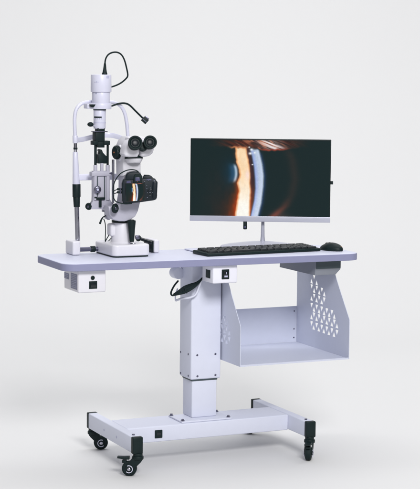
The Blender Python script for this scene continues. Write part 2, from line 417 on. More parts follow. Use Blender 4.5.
def caster(x, y, ang, brake):
    """swivel caster: ang = direction (world) in which the wheel trails"""
    t = Vector((math.cos(ang), math.sin(ang), 0)); ax = Vector((-t.y, t.x, 0)); m = Vector((x, y, 0)); r = .0268
    c = m + t * .030 + Vector((0, 0, r))
    mb = MB(); mb.cyl(m + Vector((0, 0, .072)), m + Vector((0, 0, z0 + .001)), .017, bev=.002); mb.cyl(m + Vector((0, 0, .060)), m + Vector((0, 0, .073)), .0205, bev=.003)
    for s in (-1, 1):                                  # two fork cheeks
        o = ax * (.0135 * s)
        pts = [m - t * .018 + Vector((0, 0, .064)), m - t * .012 + Vector((0, 0, .052)), c - t * .008 - Vector((0, 0, .009)), c + t * .010 - Vector((0, 0, .003)), c + t * .010 + Vector((0, 0, .012)), m + t * .018 + Vector((0, 0, .066))]
        mb.prism([q + o - ax * .002 for q in pts], ax * .004, .001)
    mb.box(m + t * .002 + Vector((0, 0, .060)), (.036, .028, .012), rz(ang), .004)
    fk = mb.build('caster', M['black'], T)
    mb = MB(); mb.lathe(c - ax * .0105, ax, [(0, r - .005), (.002, r - .001), (.005, r), (.016, r), (.019, r - .001), (.021, r - .005)], 40)
    wh = mb.build('wheel', M['rubber'], fk)
    for s in (-1, 1):
        mb = MB(); mb.lathe(c + ax * (.0105 * s), ax * s, [(0, .0205), (.001, .0205), (.0014, .019), (.0014, .0165), (.0004, .016)], 36)
        mb.build('wheel_ring', M['black'], wh)
        # bright ring seen around the fork cheek, in two arcs
        mb = MB(); a0, a1 = (.35 * PI, 1.75 * PI)
        P = [c + ax * (.0162 * s) + (t * math.cos(a) + Vector((0, 0, 1)) * math.sin(a)) * .0128 for a in [a0 + (a1 - a0) * k / 16 for k in range(17)]]
        mb.tube(P, .0016, 8, 2); mb.build('hub_ring', M['hubw'], wh)
        mb = MB(); mb.lathe(c + ax * (.0150 * s), ax * s, [(0, .006), (.0025, .006), (.0038, .0045), (.0042, .002)], 20); mb.build('axle_nut', M['chrome'], wh)
    if brake:
        mb = MB(); q = m + t * .03 + Vector((0, 0, .060))
        pts = [q, q + t * .022 + Vector((0, 0, .001)), q + t * .042 + Vector((0, 0, .004)), q + t * .043 + Vector((0, 0, .009)), q + t * .02 + Vector((0, 0, .009)), q + Vector((0, 0, .010))]
        mb.prism([k - ax * .012 for k in pts], ax * .024, .0015); mb.build('brake_lever', M['black'], fk)
        mb = MB(); mb.box(m + t * .048 + Vector((0, 0, .052)), (.016, .018, .010), rz(ang), .002); mb.build('brake_shoe', M['black'], fk)
fxm = xL + fw_ / 2
caster(fxm + .004, yF + .012, YAW + PI - .08, True)
caster(fxm, yB - .02, YAW + .15, False)
caster(xR + fw_ / 2, yF + .014, YAW + 1.40 + PI, True)
caster(xR + fw_ / 2 - .002, yB - .02, YAW + PI * .9, False)

# --- perforated under-shelf
XR_ = at(348.7, 340, -.19).x
pBR = [at(240, 366, -.19), at(348.7, 360, -.19)]
sx0, sx1 = pBR[0].x, pBR[1].x; sz = (pBR[0].z + pBR[1].z) / 2
ybk = .235; th = .0022
ztop = TZ - TH - .0015
def side_panel(x, holes):
    yk = -.19; zk = at(348.7, 320, yk).z; ysl = at(333.5, 277, -.05).y
    slope_top_y = atx(329, 266, sx1).y
    out = [(yk, sz), (ybk, sz), (ybk, ztop), (slope_top_y, ztop), (yk, zk)]
    t = bmesh.new(); edges = []
    def loop(pts):
        vs = [t.verts.new((x, a, b)) for a, b in pts]
        for i in range(len(vs)): edges.append(t.edges.new((vs[i], vs[(i + 1) % len(vs)])))
    loop(out)
    for h in holes: loop(h)
    bmesh.ops.triangle_fill(t, use_beauty=True, use_dissolve=False, edges=edges)
    mb = MB(); r = bmesh.ops.extrude_face_region(t, geom=list(t.faces))
    for v in [g for g in r['geom'] if isinstance(g, bmesh.types.BMVert)]: v.co.x += th
    bmesh.ops.recalc_face_normals(t, faces=list(t.faces))
    mb._add(t); return mb
HOLES = []
# rows measured on the right panel: (height, first column, last column, up?)
def q_(zx, zy): p = atx(300 + zx / 6.98, 270 + zy / 6.98, sx1); return p.y, p.z
rows = [((80, 75), 2, 1), ((97, 52), 1, 0), ((80, 118), 3, 0), ((98, 140), 3, 1), ((80, 195), 3, 1), ((97, 185), 3, 0),
        ((80, 248), 5, 0), ((97, 272), 5, 1), ((80, 325), 6, 1), ((97, 315), 5, 0), ((80, 375), 6, 0), ((95, 398), 5, 1)]
for (zx, zy), nn, upw in rows:
    for k in range(nn):
        y_, z_ = q_(zx + 35.5 * k, zy + 12.4 * k)
        hw, hh = .0116, .0104
        if upw: HOLES.append([(y_ - hw, z_ - hh), (y_ + hw, z_ - hh), (y_, z_ + hh)])
        else: HOLES.append([(y_ - hw, z_ + hh), (y_ + hw, z_ + hh), (y_, z_ - hh)])
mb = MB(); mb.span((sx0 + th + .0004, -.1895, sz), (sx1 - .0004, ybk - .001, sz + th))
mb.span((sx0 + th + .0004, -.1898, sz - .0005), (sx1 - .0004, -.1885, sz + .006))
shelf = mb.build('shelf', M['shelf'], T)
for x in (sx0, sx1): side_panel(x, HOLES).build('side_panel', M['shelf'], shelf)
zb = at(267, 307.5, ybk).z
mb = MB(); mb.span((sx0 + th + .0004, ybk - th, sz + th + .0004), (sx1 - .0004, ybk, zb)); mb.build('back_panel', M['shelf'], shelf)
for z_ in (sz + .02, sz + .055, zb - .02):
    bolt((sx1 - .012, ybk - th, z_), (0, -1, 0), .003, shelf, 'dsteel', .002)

# --- power box under the left end
pb = at(78.3, 293, -.15); pb1 = at(105.8, 292.3, -.15)
bz = (pb.z + pb1.z) / 2; bx0, bx1 = pb.x, pb1.x; bzt = TZ - TH - .001; by0, by1 = -.15, .0
mb = MB(); mb.span((bx0, by0, bz), (bx1, by1, bzt), .005, 3); pbx = mb.build('power_box', M['white'], T)
p = at(93, 285, by0); mb = MB(); mb.box((p.x, by0 - .0002, p.z), (.030, .003, .027), None, .001); sw = mb.build('power_switch', M['black'], pbx)
mb = MB(); mb.box((p.x, by0 - .0025, p.z), (.021, .004, .018), None, .001); mb.build('rocker', M['gloss'], sw)
p = at(92.6, 277.8, by0); mb = MB(); mb.lathe((p.x, by0 + .001, p.z), (0, -1, 0), [(0, .0075), (.003, .0075), (.004, .006), (.004, .004), (.0025, .0035)], 24); mb.build('fuse_holder', M['black'], pbx)
for (ua, va, ub, vb) in ((64.3, 272, 69, 279.5), (70.8, 272.5, 77, 290)):
    a, b = atx(ua, va, bx0), atx(ub, vb, bx0)
    mb = MB(); mb.span((bx0 - .0006, min(a.y, b.y), min(a.z, b.z)), (bx0 + .0005, max(a.y, b.y), min(max(a.z, b.z), bzt - .004))); st = mb.build('sticker', M['sticker'], pbx)
    mb = MB(); w = abs(a.y - b.y); zz = max(a.z, b.z); zz = min(zz, bzt - .006)
    k = 0
    while zz - .005 > min(a.z, b.z) + .002:
        zz -= .0062; k += 1
        L = w * (.8 if k % 3 else .5); y1_ = max(a.y, b.y) - w * .1
        mb.span((bx0 - .0010, y1_ - L, zz), (bx0 - .0005, y1_, zz + .0022))
    mb.build('print_lines', M['mark'], st)

# --- control box near the column
cb0, cb1 = at(213, 283.3, -.165), at(237.5, 283.3, -.165)
mb = MB(); cz0 = (cb0.z + cb1.z) / 2
mb.span((cb0.x, -.165, cz0), (cb1.x, -.068, bzt), .005, 3); cbx = mb.build('control_box', M['boxw'], T)
p = at(225.4, 274.3, -.165); mb = MB(); mb.box((p.x, -.1653, p.z), (.030, .004, .036), None, .0015); sw = mb.build('lift_switch', M['black'], cbx)
mb = MB(); mb.box((p.x, -.168, p.z), (.019, .005, .026), None, .0015); rk = mb.build('rocker', M['gloss'], sw)
mb = MB(); mb.box((p.x, -.1708, p.z - .007), (.013, .0012, .006)); mb.box((p.x + .001, -.1708, p.z + .005), (.0022, .0012, .008)); mb.build('rocker_mark', M['lmark'], rk)
a, b = atx(206, 269.2, cb0.x), atx(210.3, 278.5, cb0.x)
mb = MB(); mb.span((cb0.x - .0015, b.y, b.z), (cb0.x + .001, a.y, a.z), .0006); mb.build('side_port', M['black'], cbx)

# --- grey drive unit at the right end
a = at(316, 263, -.135); e = at(340.8, 262, -.135); lo = at(312.7, 275.5, -.135).z; x0, x1 = a.x, e.x; zt = bzt
ch = at(340.8, 269, -.135).z; xb = at(335.8, 275.3, -.135).x
yb = .155
mb = MB(); mb.prism([Vector((x, -.135, z)) for x, z in ((x0, zt), (x1, zt), (x1, ch), (xb, lo), (x0 - .004, lo))], (0, .29, 0), .0015)
du = mb.build('drive_unit', M['grey'], T)
mb = MB(); mb.prism([Vector((x, -.1372, z)) for x, z in ((x0 + .001, zt - .0005), (x1 - .001, zt - .0005), (x1 - .001, ch + .004), (x0 + .001, ch + .004))], (0, .0025, 0)); mb.build('front_panel', M['dgrey'], du)

# --- round boss and cable hook behind / beside the column top
p = at(177.5, 273, .06); mb = MB(); mb.cyl((p.x, .045, p.z), (p.x, .09, p.z), .022, bev=.003); mb.build('pivot_boss', M['paint'], T)
hk = [at(176, 300.5, .0), at(182, 298.5, -.03), at(190, 297.5, -.048), at(196, 294, -.05), at(200, 284, -.05), at(204, 275, -.05), at(206.5, 272, -.045)]
mb = MB(); mb.tube(hk, .0042, 10); mb.tube([at(175.6, 301, .0), at(175.4, 295, .0), at(177.5, 289, .03)], .003, 8); mb.build('cable_hook', M['paint'], T)

cable = thing('cable_bundle', 'black cable bundle hanging in the hook beside the column top', 'cable', at(187, 290, -.06))
mb = MB(); mb.tube([at(178, 281, .02), at(174, 286, -.01), at(171, 292.5, -.035), at(172.5, 295.4, -.05), at(178, 293.3, -.058), at(186, 289.5, -.062), at(195, 284.5, -.062), at(203, 277.5, -.058), at(208, 273.5, -.05)], .0034, 10); mb.build('outer_loop', M['rubber'], cable)
for dv in (-2.3, -.9, .6, 2.0, 3.0):
    mb = MB(); y_ = -.056 - .005 * (dv + 1)
    mb.tube([at(173.5, 294.8 + dv * .2, -.045), at(179, 292.2 + dv * .6, y_), at(184, 289.6 + dv * 1.05, y_), at(190, 287 + dv, y_), at(197, 283.4 + dv * .5, y_), at(202.5, 278.2, -.05)], [.0028, .0040, .0044, .0042, .0034, .0028], 10)
    mb.build('cable_strand', M['rubber'], cable)
mb = MB(); mb.tube([at(184.4, 287, -.060), at(185.5, 290.5, -.075), at(186.8, 293, -.06)], .0025, 8); mb.build('cable_tie', M['black'], cable)

# ------------------------------------------------------------------ headrest frame at the patient side
HY = .145
def xu(u, y, z):
    for _ in range(4):
        lo_, hi_ = -3.0, 3.0
        for _ in range(60):
            m_ = (lo_ + hi_) / 2; d = Vector((m_, y, z)) - CAM
            if 210 + FPX * d.dot(RT) / d.dot(FW) < u: lo_ = m_
            else: hi_ = m_
        return m_
H = thing('headrest_frame', 'white tubular headrest frame with black grip sleeve standing at the back left of the table', 'headrest', (at(77, 250, HY).x, HY, TZ))
bt = .0515
lx0, lx1 = xu(72.7, .09, TZ), xu(80.6, .09, TZ)
mb = MB(); mb.span((lx0, .09, TZ + .0005), (lx1, .172, TZ + bt), .006, 4); mb.build('rail_block', M['white'], H)
rx0, rx1 = xu(154.3, .07, TZ), xu(159.6, .07, TZ)
mb = MB(); mb.span((rx0, .07, TZ + .0005), (rx1, .165, TZ + bt - .002), .006, 4); rbk = mb.build('rail_block', M['white'], H)
mb = MB(); mb.span((rx0 - .004, .078, TZ + .003), (rx0 + .004, .164, TZ + bt - .006), .002); mb.build('rail_liner', M['black'], rbk)
mb = MB(); mb.tube([at(136.5, 237.3, .15), at(140.5, 238.8, .135), at(147, 241, .105), at(152.5, 242.8, .08)], .0066, 12); mb.build('rail_bar', M['gloss'], H)
mb = MB(); mb.ball(at(138.3, 238.2, .14), (.011, .011, .012)); mb.build('rail_knob', M['black'], H)
ax_z = at(87, 249.2, .125).z
mb = MB(); mb.cyl((lx1 - .004, .125, ax_z), (rx0 + .004, .125, ax_z), .0085); mb.build('axle', M['dsteel'], H)
mb = MB(); mb.cyl((xu(90.5, .125, ax_z), .125, ax_z), (xu(95, .125, ax_z), .125, ax_z), .0115, bev=.002); mb.build('axle_bush', M['black'], H)
# left post
def post(u0, v0, u1, v1, w0, w1, m, name, bev=.001):
    a, b = at(u1, v1, HY), at(u0, v0, HY); k = ppm(a)
    mb = MB(); mb.cyl(a, b, w1 / 2 / k, w0 / 2 / k, bev=bev); return mb.build(name, M[m], H)
zt_ = TZ + bt - .004
a = at(77.6, 243, HY); b = at(76.6, 205, HY)
mb = MB(); mb.cyl((a.x, HY, zt_), (b.x, HY, b.z), .0088); mb.build('post_rod', M['chrome'], H)
post(76.4, 184, 76.5, 197, 8.2, 8.2, 'black', 'grip_sleeve', .0015)
post(76.5, 196, 76.7, 207, 7.2, 6.2, 'black', 'grip_collar', .0015)
post(75.2, 152, 76.3, 184.5, 5.0, 7.6, 'tube', 'post_sleeve', .0015)
post(75.4, 147.6, 75.4, 149.4, 4.2, 4.2, 'black', 'post_ring', .0004)
post(75.3, 139, 75.3, 154, 3.4, 3.4, 'chrome', 'post_pin', .0004)
post(75.2, 135.6, 75.3, 143.2, 5.4, 5.4, 'tube', 'post_clip', .0006)
# arch
AP = [(75.2, 140), (74.7, 128), (74.6, 118), (76, 110), (80, 104.6), (86, 102.2), (94, 101.6), (108, 101.8), (115, 102.8), (121, 106.5), (124.6, 113), (126.4, 121), (127.4, 130), (127.8, 142)]
mb = MB(); P = [at(u, v, HY) for u, v in AP]; lastx = P[-1].x
mb.tube(P + [Vector((lastx, HY, 1.05)), Vector((lastx, HY, ax_z + .004))], .0066, 16, 8); mb.build('arch_tube', M['tube'], H)
mb = MB(); mb.cyl((lastx, HY, ax_z - .02), (lastx, HY, ax_z + .03), .012, bev=.002); mb.build('post_foot', M['black'], H)
# forehead band and chin bar
BP = [(76.5, 140.2, 0), (84, 139, .025), (92.5, 136.9, .045), (101, 135.4, .052), (110, 135.2, .048), (118, 136.8, .028), (126.6, 140.2, 0)]
mb = MB(); mb.strip([at(u, v, HY + d) for u, v, d in BP], .0185, .004); mb.build('forehead_band', M['tube'], H)
mb = MB(); a, b = at(79, 177.2, HY), at(126, 176, HY); mb.span((a.x - .006, HY - .009, a.z - .0115), (b.x, HY + .009, a.z + .0115), .003); mb.build('chin_bar', M['tube'], H)
# fixation lamp on gooseneck
FY = .13
mb = MB(); mb.tube([at(108, 106.8, FY), at(112, 105.8, FY), at(119, 103.6, FY), at(125.5, 103.4, FY), (at(130, 105.6, FY)), at(135.5, 111, FY), at(142.6, 118, FY)], .0036, 12, 8); gn = mb.build('gooseneck', M['black'], H)
c = at(144.8, 120.3, FY); Rm = frame((-.35, -.93, .05), roll=math.radians(41))
mb = MB(); mb.box(c, (.0225, .02, .0195), Rm, .0015); fl = mb.build('fixation_lamp', M['black'], gn)
mb = MB(); dirv = Rm.to_3x3() @ Vector((0, 0, 1)); mb.box(c + dirv * .012 , (.0225 * .78, .016, .006), Rm, .001); mb.box(c - dirv * .0015 + Rm.to_3x3() @ Vector((0, -.0101, 0)), (.0225, .0015, .0022), Rm); mb.build('lamp_rib', M['dsteel'], fl)

# ------------------------------------------------------------------ slit lamp microscope
S = thing('slit_lamp', 'white slit lamp microscope with black eyepieces and tall illumination tower on the table', 'slit lamp', (-.283, .06, TZ))
# base
bz1 = TZ + .046
b0y, b1y = -.036, .165
bx0_, bx1_ = xu(95.2, .15, TZ + .01), xu(150.9, b0y, TZ + .01)
pts = rrect(bx0_, b0y, bx1_, b1y, .022, TZ + .004, 8)
mb = MB(); mb.prism(pts, (0, 0, bz1 - TZ - .004), .007, 4); base = mb.build('base', M['white'], S)
mb = MB(); mb.prism(rrect(bx0_ + .003, b0y + .003, bx1_ - .003, b1y - .003, .02, TZ + .0006, 8), (0, 0, .0045)); mb.build('base_foot', M['black'], base)
# pedestal
PY = .055
mb = MB(); a = at(121.5, 241.5, PY); x_ = a.x; k = ppm(a)
ztop_ = at(121.5, 222, PY).z
mb.lathe((x_, PY, bz1 - .003), (0, 0, 1), [(0, .044), (.004, .0435), (.006, .0405), (ztop_ - bz1 - .004, .0385), (ztop_ - bz1 + .002, .036)], 40)
ped = mb.build('pedestal', M['white'], S)
mb = MB(); mb.span((x_ - .050, PY - .02, at(110, 236, PY).z), (x_ - .02, PY + .025, ztop_ - .004), .008, 3); mb.build('pedestal_rib', M['white'], ped)
mb = MB(); mb.cyl((x_, PY, ztop_ + .001), (x_, PY, ztop_ + .006), .037); mb.build('black_ring', M['black'], ped)
# joystick
JY = -.005
mb = MB(); a = at(131.8, 241.8, JY); b = at(131.4, 219.6, JY); k = ppm(a); L = (b - a).length
mb.lathe(a, b - a, [(0, 2.2 / k), (.1 * L, 2.5 / k), (.55 * L, 3.4 / k), (.9 * L, 4.3 / k), (.955 * L, 4.3 / k), (.965 * L, 3.2 / k), (.985 * L, 3.0 / k), (L, 2.2 / k)], 28); js = mb.build('joystick', M['black'], S)
mb = MB(); mb.lathe((a.x, JY, bz1 - .001), (0, 0, 1), [(0, .0155), (.002, .0155), (.003, .013), (.005, .0115)], 28); mb.build('joystick_collar', M['chrome'], js)
p = at(135.5, 237.3, .01); mb = MB(); mb.cyl(p, p + Vector((.014, 0, 0)), .0075, bev=.0015); mb.build('lock_knob', M['dsteel'], S)
# curved arm
AY = -.005
arm = [(108.5, 206.5), (109.6, 215), (113, 219.6), (119, 221.3), (125, 221.4), (131, 219.8), (135.4, 216.4), (138.2, 211), (140.2, 203), (141, 190), (141, 172), (123.5, 172), (123.3, 192), (121.5, 203), (117.5, 206.5)]
mb = MB(); P = [at(u, v, AY) for u, v in arm]; mb.prism(P, (0, .052, 0), .004, 3); mb.build('arm', M['white2'], S)
# microscope body
mbod = [(123.3, 176), (123, 158), (122.4, 148), (125, 141), (129, 136.8), (141, 136.6), (142, 146), (141, 156), (141, 176)]
mb = MB(); mb.prism([at(u, v, -.012) for u, v in mbod], (0, .075, 0), .006, 3); body = mb.build('microscope_body', M['white'], S)
p = at(119.5, 153, .02)
mb = MB(); mb.cyl(p + Vector((.04, 0, 0)), p + Vector((-.005, 0, 0)), .030, bev=.004); mb.build('drum_housing', M['white'], body)
# magnification knob facing left
p = at(117.4, 152.4, .015); n_ = Vector((-1, -.12, 0)).normalized()
mb = MB(); mb.lathe(p + n_ * -.006, n_, [(0, .0215), (.004, .024), (.013, .024), (.018, .0215), (.020, .016), (.020, .006)], 30)
for k in range(20):
    a = 2 * PI * k / 20; e1 = Vector((0, 0, 1)); e2 = n_.cross(e1)
    q = p + n_ * .003 + (e1 * math.cos(a) + e2 * math.sin(a)) * .0238; mb.cyl(q - n_ * .005, q + n_ * .006, .0016, seg=8)
kn = mb.build('magnification_knob', M['black'], body)
mb = MB(); mb.cyl(p + n_ * .0135, p + n_ * .0148, .003); mb.build('index_mark', M['orange'], kn)
# mount under the head; the black ring stands in for the housings' shadow
mb = MB(); c = at(133.8, 163.2, -.018); mb.lathe(c, (0, .12, 1), [(0, .024), (.002, .0265), (.006, .028), (.009, .0305), (.014, .0325), (.016, .0325)], 40); mb.build('swivel_mount', M['white'], body)
mb = MB(); c = at(133.8, 158.9, -.020); mb.lathe(c, (0, .12, 1), [(0, .0315), (.001, .0335), (.0045, .0335), (.009, .030)], 40); mb.build('black_ring', M['black'], body)
# binocular head: two prism housings and centre
n_eye = Vector((-.24, -.93, .24)).normalized()
def lobe(pl, Y, ext, bev):
    mb = MB(); mb.prism([at(u, v, Y) for u, v in pl], (0, ext, 0), bev, 5); return mb
L1 = [(124.6, 154), (126, 147.5), (129, 142), (134, 138.5), (139.6, 140), (140.4, 148), (140.0, 154), (138.2, 157.2), (130, 157.4), (126, 156.4)]
L2 = [(141.0, 148), (144, 140), (150, 139.5), (154.6, 144), (155, 149), (153.6, 153.5), (150, 156.2), (144, 157.4), (141.3, 156)]
hd = lobe(L1, -.07, .06, .014).build('binocular_housing', M['white'], S)
lobe(L2, -.066, .056, .014).build('binocular_housing', M['white'], S)
mb = MB(); mb.prism([at(u, v, -.045) for u, v in ((127, 150), (130, 138), (141, 136.4), (148, 137.6), (151, 146), (149, 154), (131, 154))], (0, .05, 0), .006, 4); mb.build('bridge', M['white'], hd)
for (u, v, r) in ((135.3, 142.7, 7.3), (150.2, 142.1, 6.9)):
    c = at(u, v, -.108); k = ppm(c); r = r / k
    mb = MB(); mb.lathe(c - n_eye * .040, n_eye, [(0, r * .78), (.018, r * .80), (.020, r * .93), (.030, r * .97), (.040, r), (.0425, r * .96), (.042, r * .80), (.036, r * .62), (.034, r * .52)], 40)
    ep = mb.build('eyepiece', M['rubber'], S)
    mb = MB(); mb.lathe(c - n_eye * .0055, n_eye, [(0, r * .52), (.001, r * .45), (.002, r * .25), (.0022, 0.0002)], 32); mb.build('eye_lens', M['lens'], ep)
    mb = MB(); mb.lathe(c - n_eye * .005, n_eye, [(0, r * .62), (.0012, r * .60), (.0012, r * .54), (0, r * .52)], 32); mb.build('lens_rim', M['dblack'], ep)
c = at(143.2, 146.6, -.085); mb = MB(); mb.lathe(c - n_eye * .02, n_eye, [(0, .015), (.016, .0165), (.022, .015), (.024, .010), (.024, .004)], 28); mb.build('pupil_knob', M['black'], S)
# --- illumination tower
LY = .105
def lc(name, u, v0, v1, w0, w1=None, m='white', bev=.001, par=None, Y=LY):
    return vcyl(u, v0, v1, w0, Y, w1, bev=bev).build(name, M[m], par or S)
lx = 101.0
cap = lc('lamp_cap', lx, 74.6, 92.2, 20.6, 20.9, 'tube', .003)
lc('lamp_housing', lx, 91.5, 103.5, 18.0, 18.3, 'tube', .001)
mb = MB(); k = ppm(at(lx, 106, LY)); a, b = at(lx, 109.0, LY), at(lx, 103.2, LY); b.x = a.x; mb.cyl(a, b, 10.4 / k, bev=.002)
fbox(87.3, 103.6, 97, 108.8, LY - .022, .04, .003, mb); colr = mb.build('lamp_collar', M['tube'], S)
p = at(92.3, 104.3, LY - .032); mb = MB(); mb.lathe(p - Vector((0, 0, .011)), (0, 0, 1), [(0, .003), (.002, .007), (.006, .010), (.011, .0118)], 24); mb.build('collar_knob', M['black'], colr)
nk = lc('lamp_neck', 99.6, 108.9, 128.6, 12.4, 12.2, 'tube', .001)
lc('neck_ring', 99.6, 109.0, 110.3, 12.9, 12.9, 'dgrey', .0002, nk)
lc('neck_groove', 99.6, 122.4, 122.9, 12.6, 12.6, 'lmark', .0001, nk)
# scale window on the neck: follows the cylinder
def patch(u, vt, vb, ulo, uhi, rpx, name, m, par, Y=LY, off=.0006):
    k = ppm(at(u, vt, Y)); a = at(u, vb, Y); b = at(u, vt, Y); cx = a.x; r = rpx / k + off; mb = MB(); vs = []
    nf = 8
    viewa = math.atan2(CAM.y - Y, CAM.x - cx)
    for i in range(nf + 1):
        f = ulo + (uhi - ulo) * i / nf; th_ = viewa + math.asin(max(-.99, min(.99, (f - u) / rpx)))
        d = Vector((math.cos(th_), math.sin(th_), 0)); vs.append((mb.bm.verts.new(Vector((cx, Y, a.z)) + d * r), mb.bm.verts.new(Vector((cx, Y, b.z)) + d * r)))
    for p_, q in zip(vs, vs[1:]): mb.bm.faces.new((p_[0], q[0], q[1], p_[1]))
    return mb.build(name, M[m], par)
patch(99.6, 116.4, 117.8, 94.2, 101.6, 6.2, 'scale_window', 'black', nk)
for f in (95.8, 97.8, 99.6, 101.2): patch(99.6, 118.3, 119.2, f - .25, f + .25, 6.2, 'scale_tick', 'mark', nk)
for f0, f1, va, vb in ((94.6, 95.7, 81.9, 82.4), (96.3, 97.0, 81.3, 82.9), (97.6, 98.6, 81.9, 82.4)): patch(lx, va, vb, f0, f1, 10.4, 'printed_mark', 'lmark', cap)
patch(lx, 75.8, 78.2, 106.4, 108.8, 10.4, 'printed_label', 'lmark', cap)
patch(lx, 92.6, 93.8, 95.6, 96.8, 9.1, 'set_screw', 'mark', cap)
p = at(90.4, 124.4, LY - .01); mb = MB(); mb.ball(p, (.0118, .0105, .0085)); kb = mb.build('filter_knob', M['black'], nk)
mb = MB(); mb.cyl(p, at(95.5, 126.6, LY - .005), .004); mb.build('knob_stem', M['white2'], kb)
# dark optical block
BY = LY - .02
mb = MB(); fbox(97.6, 128.2, 104.9, 133, BY, .03, .001, mb); fbox(95.6, 132.2, 104.8, 141.6, BY - .002, .034, .0012, mb); fbox(98.2, 141, 104.6, 147.6, BY, .03, .0012, mb)
blk = mb.build('slit_block', M['black'], S)
mb = MB(); fbox(94.0, 131.2, 107.6, 132.0, BY - .006, .03, .0003, mb); mb.build('filter_plate', M['dsteel'], blk)
mb = MB(); fbox(93.2, 140.8, 98, 145.0, BY - .004, .03, .0012, mb); fbox(104.2, 140.8, 110.0, 145.0, BY - .004, .03, .0012, mb); fbox(95, 142, 108, 144.4, BY + .002, .022, .001, mb); mb.build('clamp_bracket', M['black'], blk)
for u, w in ((95.4, 2.7), (107.6, 2.3)): vcyl(u, 144, 168, w, LY - .01).build('support_rod', M['black'], blk)
mir = [(98.6, 163.6), (98.2, 155), (99.6, 154), (99.9, 151.6), (99.2, 150.2), (100.2, 149.2), (102.0, 149.8), (103.0, 152.6), (105.6, 155.4), (107.0, 156), (107.0, 163.6)]
mb = MB(); mb.prism([at(u, v, BY) for u, v in mir], (0, .024, 0), .001); mb.build('mirror_mount', M['black'], blk)
# white lower column
GY = LY - .028
lowc = [(93.4, 171), (109.4, 171), (109.7, 198), (111.2, 201.5), (114, 204), (114, 209.3), (91.2, 209.3), (91.2, 204), (93.2, 201), (93.4, 196)]
mb = MB(); mb.prism([at(u, v, GY) for u, v in lowc], (0, .022, 0), .002, 2); lw = mb.build('lamp_carrier', M['white2'], S)
for u, v, w in ((95.3, 165, 3.8), (101.7, 163.2, 3.4), (107.6, 165, 4.0)): vcyl(u, v, 176, w, GY + .008, bev=.0008).build('guide_tube', M['white2'], lw)
mb = MB(); fbox(92.0, 171.8, 111.0, 176.2, GY - .006, .030, .003, mb); mb.build('cross_bar', M['white2'], lw)
for u in (95.3, 107.6): vcyl(u, 176, 200, 4.2, GY + .002).build('side_rail', M['white2'], lw)
mb = MB(); fbox(97.6, 177, 104.4, 198, GY - .003, .02, .001, mb); pn = mb.build('slit_panel', M['white2'], lw)
mb = MB(); fbox(97.2, 176.6, 97.9, 196.4, GY - .006, .004, 0, mb); fbox(104.3, 176.6, 105.1, 198, GY - .006, .004, 0, mb); mb.build('panel_seam', M['dgrey'], pn)
p = at(97.0, 189.4, GY - .006); mb = MB(); mb.lathe(p, (-.15, -1, 0), [(0, .0125), (.006, .0135), (.012, .0130), (.014, .0105), (.0142, .007), (.012, .006)], 28); kb = mb.build('slit_width_knob', M['dsteel'], lw)
mb = MB(); q = p + Vector((-.15, -1, 0)).normalized() * .012; mb.cyl(q, q + Vector((-.0003, -.002, 0)), .0045); mb.build('knob_centre', M['lmark'], kb)
mb = MB(); fbox(96.4, 197.4, 105.2, 199.8, GY - .008, .006, .0006, mb); fbox(99.1, 199.4, 101.6, 207.4, GY - .007, .005, .0006, mb); fbox(94.8, 196.8, 97.0, 198.2, GY - .008, .006, .0006, mb); mb.build('tilt_lever', M['black'], lw)
for u, v, r, Y in ((88.6, 206.4, .0125, GY + .01), (115.2, 208.4, .0165, -.030)):
    p = at(u, v, Y); nn_ = Vector((-.75, -.65, 0)).normalized() if u < 100 else Vector((.55, -.83, 0)).normalized()
    mb = MB(); mb.lathe(p - nn_ * .007, nn_, [(0, r * .85), (.002, r), (.010, r), (.0125, r * .85), (.0128, r * .5), (.011, r * .42)], 30)
    for k in range(16):
        a = 2 * PI * k / 16; e1 = Vector((0, 0, 1)); e2 = nn_.cross(e1); q = p + (e1 * math.cos(a) + e2 * math.sin(a)) * r * .99; mb.cyl(q - nn_ * .004, q + nn_ * .003, .0011, seg=6)
    w_ = mb.build('slit_rotation_knob', M['black'], lw)
    mb = MB(); mb.lathe(p + nn_ * .0042, nn_, [(0, r * .42), (.0012, r * .36), (.0016, r * .1)], 20); mb.build('knob_centre', M['dsteel'], w_)
    mb = MB(); mb.cyl(p + nn_ * -.004, at(103, v, GY + .012), .0065); mb.build('knob_shaft', M['white2'], lw)
vcyl(113.0, 159.5, 203, 2.7, LY - .03).build('tilt_rod', M['chrome'], S)
p = at(112, 173.3, LY - .03); mb = MB(); mb.cyl(p + Vector((-.012, 0, 0)), p + Vector((.006, 0, 0)), .0045); mb.build('rod_clamp', M['dsteel'], S)
# pivot under the carrier
mb = MB(); fbox(104.5, 208.8, 116, 212.2, GY + .004, .03, .001, mb); mb.build('pivot_plate', M['dsteel'], S)
p = at(108.4, 217, GY - .01); mb = MB(); mb.lathe(p, (-.4, -.9, 0), [(-.01, .008), (.006, .0105), (.010, .0095), (.0115, .006)], 24); mb.build('pivot_screw', M['white2'], S)
mb = MB(); fbox(107, 211.5, 114, 219, GY + .008, .03, .002, mb); mb.build('pivot_block', M['white2'], S)
# cables of the slit lamp
def cab(name, pts, r, m='rubber', par=S, smooth=8):
    mb = MB(); mb.tube(pts, r, 10, smooth); return mb.build(name, M[m], par)
cab('pivot_cable', [at(106.5, 215.6, .06), at(103.2, 217, .055), at(101.2, 220, .05), at(99.8, 224.0, .05)], [.0022, .0022, .0032, .0042])
cab('pivot_cable', [at(103.6, 218.8, .06), at(105, 223, .06), at(105.5, 230, .06), at(105.2, 237.5, .06), at(105.2, 242, .06)], .0018)
cab('pivot_cable', [at(105.4, 241, .06), at(108, 236.6, .055), at(110.6, 232.6, .06)], .0018)
cab('pivot_cable', [at(108.5, 241, .06), at(110.5, 238.8, .055), at(112, 237.6, .06)], .0016)
